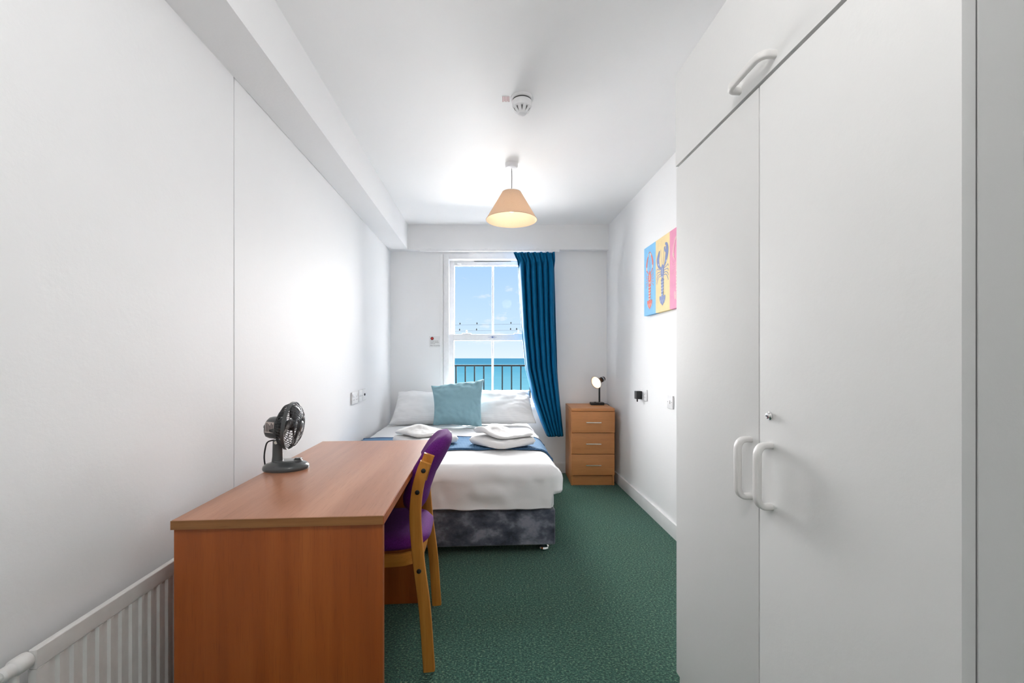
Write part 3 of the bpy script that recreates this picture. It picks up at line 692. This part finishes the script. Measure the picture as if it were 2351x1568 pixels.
# ------------------------------------------------------------------ radiator (left wall)
R = thing('radiator', 'white panel radiator with vertical flutes on the left wall beside the desk', 'radiator', (XL(.868)+.001, .868, 0), ANG)
RL, RT, RB = .88, .566, .10
X0, X1, PTK = .060, .0545, .016
pts = [(X0, 0.0)]
for k in range(int((RL-.04)/.0313)):
    c0 = .026+.0313*k
    pts += [(X0, c0), (X1, c0+.004), (X1, c0+.018), (X0, c0+.022)]
pts += [(X0, RL)]
bm = B(); prism(bm, pts+[(X0-PTK, RL), (X0-PTK, 0)], RB+.04, RT-.040); obj('front_panel', bm, 'rad', R, smooth=20)
bm = B(); box(bm, X0-PTK, X0, 0, RL, RT-.040, RT); obj('top_header', bm, 'rad', R, bevel=0.004, seg=3)
bm = B(); box(bm, X0-PTK, X0, 0, RL, RB, RB+.04); obj('bottom_header', bm, 'rad', R, bevel=0.004, seg=3)
for yy in (.12, RL-.12): obj('bracket', bx(.001, X0-PTK, yy-.02, yy+.02, .2, .48), 'rad', R)
vz, vx = RT-.018, .044
bm = B(); lathe(bm, [(.009, -.004), (.016, .002), (.017, .006), (.017, .026), (.015, .029), (.013, .031), (.013, .048), (.010, .052)], 28, (vx, 0, vz), (0, -1, 0)); va = obj('valve', bm, 'rad', R)
bm = B(); lathe(bm, [(.007, .050), (.007, .060), (.004, .063)], 10, (vx, 0, vz), (0, -1, 0)); obj('valve_stem', bm, 'rad', va)
bm = B(); tube(bm, [(vx, -.026, vz-.012), (vx, -.026, 0.001)], .0075, 12); obj('pipe', bm, 'rad', R)

# ------------------------------------------------------------------ wardrobe (right)
WY0, WY1 = .607, 1.512; WH = 2.130
FX = lambda yy: .6645-.062*yy
WA = math.atan(.062)
wr = thing('wardrobe', 'tall white wardrobe with two doors below a top flap, standing on the right', 'wardrobe', (FX(WY0), WY0, 0), WA)
WLn = (WY1-WY0)/math.cos(WA)
DT = .021
obj('body', prism(B(), [(DT+.004, 0), (.515, 0), (.515, WLn), (DT+.004, WLn)], 0, WH), 'ward', wr, smooth=0)
ysp = (1.0557-WY0)/math.cos(WA)
d1 = obj('door', bx(0, DT, .0, ysp-.002, .06, 1.807), 'ward', wr, bevel=0.0015)
d2 = obj('door', bx(0, DT, ysp+.002, WLn, .06, 1.807), 'ward', wr, bevel=0.0015)
fl = obj('top_flap', bx(-.003, DT-.003, .0, WLn+.001, 1.814, WH), 'ward', wr, bevel=0.0015)
def dhandle(parent, p0, axis, L_):
    "D handle from p0 along axis, standing out -x"
    ax = Vector(axis); side = Vector((0, 1, 0)) if abs(ax.z) > .5 else Vector((0, 0, 1))
    pts = []
    for k in range(7):
        a = math.radians(90*k/6); pts.append(Vector((-.016-.018*math.sin(a), 0, 0))+ax*(.024*(1-math.cos(a))+.008))
    pts = [Vector((.001, 0, 0))+ax*.008]+pts
    pts2 = [Vector((p.x, 0, 0))+ax*(L_-p.dot(ax)) for p in pts][::-1]
    pts = [p+Vector(p0) for p in pts+pts2]
    bm = B(); sweep(bm, pts, rsec(.019, .014, .35, 3), side); h = obj('handle', bm, 'handle', parent); return h
loc = lambda Y: (Y-WY0)/math.cos(WA)
dhandle(d2, (0, loc(1.089), .797), (0, 0, 1), .158)
dhandle(d1, (0, loc(1.011), .797), (0, 0, 1), .158)
dhandle(fl, (-.003, loc(.985), 1.842), (0, 1, 0), .153)
lz, ly = 1.015, loc(1.0147)
bm = B(); lathe(bm, [(.0100, 0), (.0100, .003), (.008, .0045), (.0063, .0045), (.0063, .0075), (.005, .008)], 28, (0, ly, lz), (-1, 0, 0)); lk = obj('lock', bm, 'chrome', d1)
bm = B(); box(bm, -.0088, -.0079, ly-.0033, ly+.0033, lz-.0014, lz+.0014); obj('keyhole', bm, 'dark', lk)
obj('plinth', bx(.012, DT+.002, 0, WLn, 0, .055), 'ward', wr)
bm = B(); box(bm, DT+.0005, DT+.0035, .0015, .006, .15, 2.10); obj('hinge_strip', bm, 'grey_strip', wr)

# ------------------------------------------------------------------ picture on right wall
PT = .028
pf = thing('canvas_picture', 'canvas print of three lobsters on blue, yellow and pink panels', 'picture', (XR(3.251)-.030, 3.251, 1.462), ANG)
# local: x into wall, -y runs along the wall towards the viewer, z up
PWs = (.222, .232, .224); PH = .500
y0 = 0
def flat_poly(bm, pts, off):
    vs_ = [bm.verts.new((off, -a, b)) for a, b in pts]; vt = [bm.verts.new((off+.0006, -a, b)) for a, b in pts]
    n = len(pts); bm.faces.new(vs_); bm.faces.new(vt[::-1])
    for i in range(n): bm.faces.new((vs_[i], vt[i], vt[(i+1) % n], vs_[(i+1) % n]))
def ell(bm, cx, cy, rx, ry, off, rot=0, n=18):
    c, s = math.cos(rot), math.sin(rot)
    flat_poly(bm, [(cx+rx*math.cos(2*PI*k/n)*c-ry*math.sin(2*PI*k/n)*s, cy+rx*math.cos(2*PI*k/n)*s+ry*math.sin(2*PI*k/n)*c) for k in range(n)], off)
def stroke(bm, pts, wd, off):
    P_ = [Vector((a, b, 0)) for a, b in pts]; P_ = [p for p in spline(P_, 5)]; lft, rgt = [], []
    for i, p in enumerate(P_):
        t_ = (P_[min(i+1, len(P_)-1)]-P_[max(i-1, 0)]).normalized(); nn = Vector((-t_.y, t_.x, 0)); u = i/(len(P_)-1)
        ww = wd(u) if callable(wd) else wd
        lft.append(p+nn*ww/2); rgt.append(p-nn*ww/2)
    flat_poly(bm, [(q.x, q.y) for q in lft+rgt[::-1]], off)
def lobster(panel, w_, main, acc, kind):
    cx = w_*.50; bm, ac = B(), B(); o0, o1 = -.0008, -.0016
    H = PH
    X = lambda f: f*w_
    ell(bm, cx, H*.53, w_*.115, H*.10, o0)
    for k in range(6): ell(bm, cx, H*(.42-.042*k), w_*(.112-.008*k), H*.027, o0-.0002*k)
    for s in (-1, 0, 1, -.55, .55): ell(bm, cx+s*w_*.13, H*(.135+.03*abs(s)), w_*.065, H*.055, o0-.0003-.0001*abs(s), -s*.5)
    if kind == 0:
        for s in (-1, 1):
            stroke(bm, [(cx+s*X(.12), H*.60), (cx+s*X(.25), H*.66), (cx+s*X(.24), H*.76), (cx+s*X(.10), H*.87), (cx+s*X(.01), H*.905)], lambda u: X(.03)+X(.075)*math.sin(PI*min(1, u*1.1))**2, o0-.0002)
            for k in range(5): stroke(bm, [(cx+s*X(.08), H*(.56-.025*k)), (cx+s*X(.25), H*(.57-.035*k)), (cx+s*X(.34), H*(.62-.055*k))], X(.014), o0-.0001)
            stroke(ac, [(cx+s*X(.24), H*.655), (cx+s*X(.245), H*.70)], X(.05), o1)
            stroke(ac, [(cx+s*X(.12), H*.845), (cx+s*X(.06), H*.885)], X(.03), o1)
            stroke(bm, [(cx+s*X(.03), H*.61), (cx+s*X(.06), H*.70), (cx+s*X(.03), H*.79)], X(.008), o0)
    else:
        stroke(bm, [(cx-X(.08), H*.58), (cx-X(.24), H*.62), (cx-X(.32), H*.71), (cx-X(.24), H*.80), (cx-X(.20), H*.83)], lambda u: X(.05)+X(.13)*math.sin(PI*min(1, u))**2, o0-.0002)
        stroke(bm, [(cx+X(.08), H*.58), (cx+X(.22), H*.65), (cx+X(.32), H*.76), (cx+X(.30), H*.86), (cx+X(.20), H*.885)], lambda u: X(.06)+X(.13)*max(0, math.sin(PI*min(1, u)))**2, o0-.0002)
        stroke(bm, [(cx+X(.28), H*.77), (cx+X(.18), H*.80), (cx+X(.15), H*.85)], X(.07), o0-.0001)
        for s in (-1, 1):
            for k in range(4): stroke(bm, [(cx+s*X(.08), H*(.57-.03*k)), (cx+s*X(.26), H*(.58-.035*k)), (cx+s*X(.38), H*(.60-.06*k)), (cx+s*X(.40), H*(.57-.06*k))], X(.020), o0-.0001)
            stroke(ac, [(cx+s*X(.25), H*.64), (cx+s*X(.29), H*.66)], X(.05), o1)
            stroke(bm, [(cx+s*X(.03), H*.62), (cx+s*X(.09), H*.74), (cx+s*X(.12), H*.84)], X(.008), o0)
    for k in range(5): stroke(ac, [(cx-X(.07), H*(.40-.042*k)), (cx, H*(.392-.042*k)), (cx+X(.07), H*(.40-.042*k))], X(.022), o1-.0012)
    stroke(ac, [(cx-X(.06), H*.47), (cx, H*.455), (cx+X(.06), H*.47)], X(.025), o1)
    stroke(ac, [(cx, H*.50), (cx+X(.01), H*.58)], X(.03), o1)
    for s in (-1, 0, 1): stroke(ac, [(cx+s*X(.12), H*.16), (cx+s*X(.15), H*.115)], X(.022), o1)
    a_ = obj('lobster_print', bm, main, panel, smooth=0); a_['kind'] = 'stuff'; hl = obj('print_highlight', ac, acc, a_, smooth=0); hl['kind'] = 'stuff'
    return a_
for i, (w_, cm, mn, ac_, kd) in enumerate(zip(PWs, ('canvas_blue', 'canvas_yellow', 'canvas_pink'), ('print_red', 'print_slate', 'print_rose'), ('print_cream', 'print_pale', 'print_cream'), (0, 1, 0))):
    pn = obj('canvas_panel', bx(0, PT, -w_, 0, 0, PH), cm, pf, smooth=0); pn.location = (0, -y0, 0); y0 += w_
    lobster(pn, w_, mn, ac_, kd)

# ------------------------------------------------------------------ sockets and switches
def plate(name, label, cat, y, z, wd, side, ht=.086):
    # local: x = out of the wall into the room, y along the wall (away from viewer), z up
    if side == 'R': t = thing(name, label, cat, (XR(y), y, z), ANG+PI)
    else: t = thing(name, label, cat, (XL(y), y, z), ANG)
    bm = bx(0, .009, -wd/2, wd/2, -ht/2, ht/2); obj('faceplate', bm, 'pvc', t, bevel=0.003, seg=3); return t
def holes(t, yc):
    bm = B(); box(bm, .0088, .0094, yc-.002, yc+.002, .004, .012)
    for s in (-1, 1): box(bm, .0088, .0094, yc+s*.011-.0032, yc+s*.011+.0032, -.016, -.012)
    obj('pin_holes', bm, 'dark', t)
def rocker(t, yc, zc, w_=.009, h_=.018):
    bm = bx(.0085, .0125, yc-w_/2, yc+w_/2, zc-h_/2, zc+h_/2); obj('rocker', bm, 'pvc', t, bevel=0.001)
t = plate('double_socket', 'white double power socket on the left wall, with empty outlets', 'socket', 3.165, .862, .146, 'L')
for s in (-1, 1): holes(t, s*.034); rocker(t, s*.060, .018)
t = plate('single_socket', 'white single outlet plate next to the double socket on the left wall', 'socket', 3.305, .864, .086, 'L')
for s in (-1, 1): bm = B(); lathe(bm, [(.003, 0), (.003, .001)], 10, (.0088, s*.030, 0), (1, 0, 0)); obj('screw', bm, 'grey_strip', t)
obj('slot', bx(.0088, .0095, -.002, .002, -.008, .008), 'grey_strip', t)
t = plate('aerial_socket', 'white aerial outlet plate with a dark coaxial port on the left wall', 'socket', 3.400, .866, .086, 'L')
bm = B(); lathe(bm, [(.009, 0), (.009, .006), (.004, .006), (.004, .002)], 16, (.0085, 0, 0), (1, 0, 0)); obj('coax_port', bm, 'dark', t)
t = plate('double_socket', 'white double power socket on the right wall holding a black plug adapter', 'socket', 3.335, .868, .146, 'R')
holes(t, .034)
rocker(t, .060, .018); rocker(t, -.060, .018)
a = thing('plug_adapter', 'black plug-in power adapter in the right wall socket', 'adapter', (XR(3.375)-.0095, 3.375, .868), ANG+PI)
bm = bx(0, .045, -.025, .025, -.035, .027); obj('adapter_body', bm, 'black', a, bevel=0.006, seg=3)
bm = B(); tube(bm, [(.030, 0, -.034), (.030, 0, -.056)], [.006, .0045], 10); obj('cable_stub', bm, 'black', a)
t = plate('light_switch', 'white single rocker light switch on the right wall near the wardrobe', 'switch', 2.850, .862, .086, 'R')
rocker(t, 0, 0, .012, .022)
for s in (-1, 1): bm = B(); lathe(bm, [(.003, 0), (.003, .001)], 10, (.0088, s*.030, 0), (1, 0, 0)); obj('screw', bm, 'grey_strip', t)

# ------------------------------------------------------------------ ceiling fittings
PY = 2.944
p = thing('pendant_lamp', 'lit pendant lamp with peach conical fabric shade hanging from the ceiling', 'lamp', (-.003, PY, ZC))
bm = B(); lathe(bm, [(.044, 0), (.044, -.022), (.036, -.032), (.012, -.036)], 32); obj('ceiling_rose', bm, 'pvc', p)
bm = B(); tube(bm, [(0, 0, -.03), (.002, 0, -.10), (0, 0, -.19)], .0032, 8); obj('cord', bm, 'flex', p)
bm = B(); lathe(bm, [(.012, -.180), (.021, -.192), (.021, -.240), (.016, -.245)], 20); obj('lamp_holder', bm, 'pvc', p)
ZT_, ZR_ = -.196, -.382
bm = B(); lathe(bm, [(.064, ZT_), (.172, ZR_), (.1705, ZR_), (.0625, ZT_)], 64, cap=False); sd = obj('shade', bm, 'shade', p)
bm = B(); ring_tube(bm, (0, 0, ZR_), .1715, .0022, (0, 0, 1), 64, 6); obj('shade_rim', bm, 'shade', sd)
bm = B(); ring_tube(bm, (0, 0, ZT_), .0635, .002, (0, 0, 1), 40, 6)
for k in range(3):
    a = 2*PI*k/3+.3; tube(bm, [(.02*math.cos(a), .02*math.sin(a), ZT_-.006), (.063*math.cos(a), .063*math.sin(a), ZT_)], .0015, 5)
obj('shade_carrier', bm, 'pvc', sd)
bm = B(); lathe(bm, [(.012, -.245), (.016, -.256), (.026, -.275), (.031, -.298), (.026, -.318), (.012, -.328), (.002, -.330)], 28); obj('bulb', bm, 'bulb', p)
light('pendant_glow', 'POINT', (-.003, PY, ZC-.365), (0, 0, 0), 0.7, (1, .95, .84), shadow_soft_size=.03)

SY = 2.205
s = thing('smoke_detector', 'round white smoke detector with slotted dome on the ceiling', 'smoke detector', (.050, SY, ZC))
bm = B(); lathe(bm, [(.058, 0), (.058, -.008), (.054, -.012)], 48); obj('mounting_base', bm, 'pvc', s)
bm = B(); lathe(bm, [(.0475, -.0115), (.0475, -.0172)], 40); obj('shadow_gap', bm, 'dark', s)
bm = B(); lathe(bm, [(.048, -.017), (.050, -.019), (.050, -.044), (.047, -.050), (.040, -.054)], 48); obj('housing', bm, 'pvc', s)
for k in range(10):
    a = 2*PI*k/10
    bm = B(); pts = [(.046, -.048), (.036, -.064), (.024, -.074)]
    sweep(bm, [Vector((r*math.cos(a), r*math.sin(a), z)) for r, z in pts], rsec(.016, .003, .2, 1), (-math.sin(a), math.cos(a), 0)); obj('rib', bm, 'pvc', s)
bm = B(); lathe(bm, [(.040, -.054), (.030, -.064), (.020, -.070)], 32); obj('sensor_chamber', bm, 'grey_strip', s)
bm = B(); lathe(bm, [(.025, -.070), (.025, -.076), (.021, -.081), (.008, -.084)], 32); obj('dome_cap', bm, 'pvc', s)
c = thing('ceiling_label', 'tiny faded paper label stuck on the ceiling beside the smoke detector', 'label', (-.031, 2.212, ZC))
obj('paper', bx(-.019, .019, -.027, .027, -.0008, 0), 'paper', c, smooth=0)
bm = B()
for k in range(5): box(bm, -.0175+.0075*k, -.0125+.0075*k, -.024, .022-.004*(k % 2), -.0013, -.0008)
obj('faded_print', bm, 'pinkink', c, smooth=0)
# unseen globe added overhead as fill light for the near walls and ceiling
q = thing('fill_globe', 'unseen glowing white globe added as fill light at the entrance end of the room', 'lamp', (-.10, .30, ZC))
bm = B(); lathe(bm, [(.044, 0), (.044, -.022), (.036, -.032), (.012, -.036)], 32); obj('ceiling_rose', bm, 'pvc', q)
bm = B(); tube(bm, [(0, 0, -.03), (0, 0, -.14)], .0032, 8); obj('cord', bm, 'pvc', q)
bm = B(); lathe(bm, [(.10*math.sin(PI*k/24), -.24+.10*math.cos(PI*k/24)) for k in range(1, 24)], 40); obj('globe', bm, 'fill_glow', q)
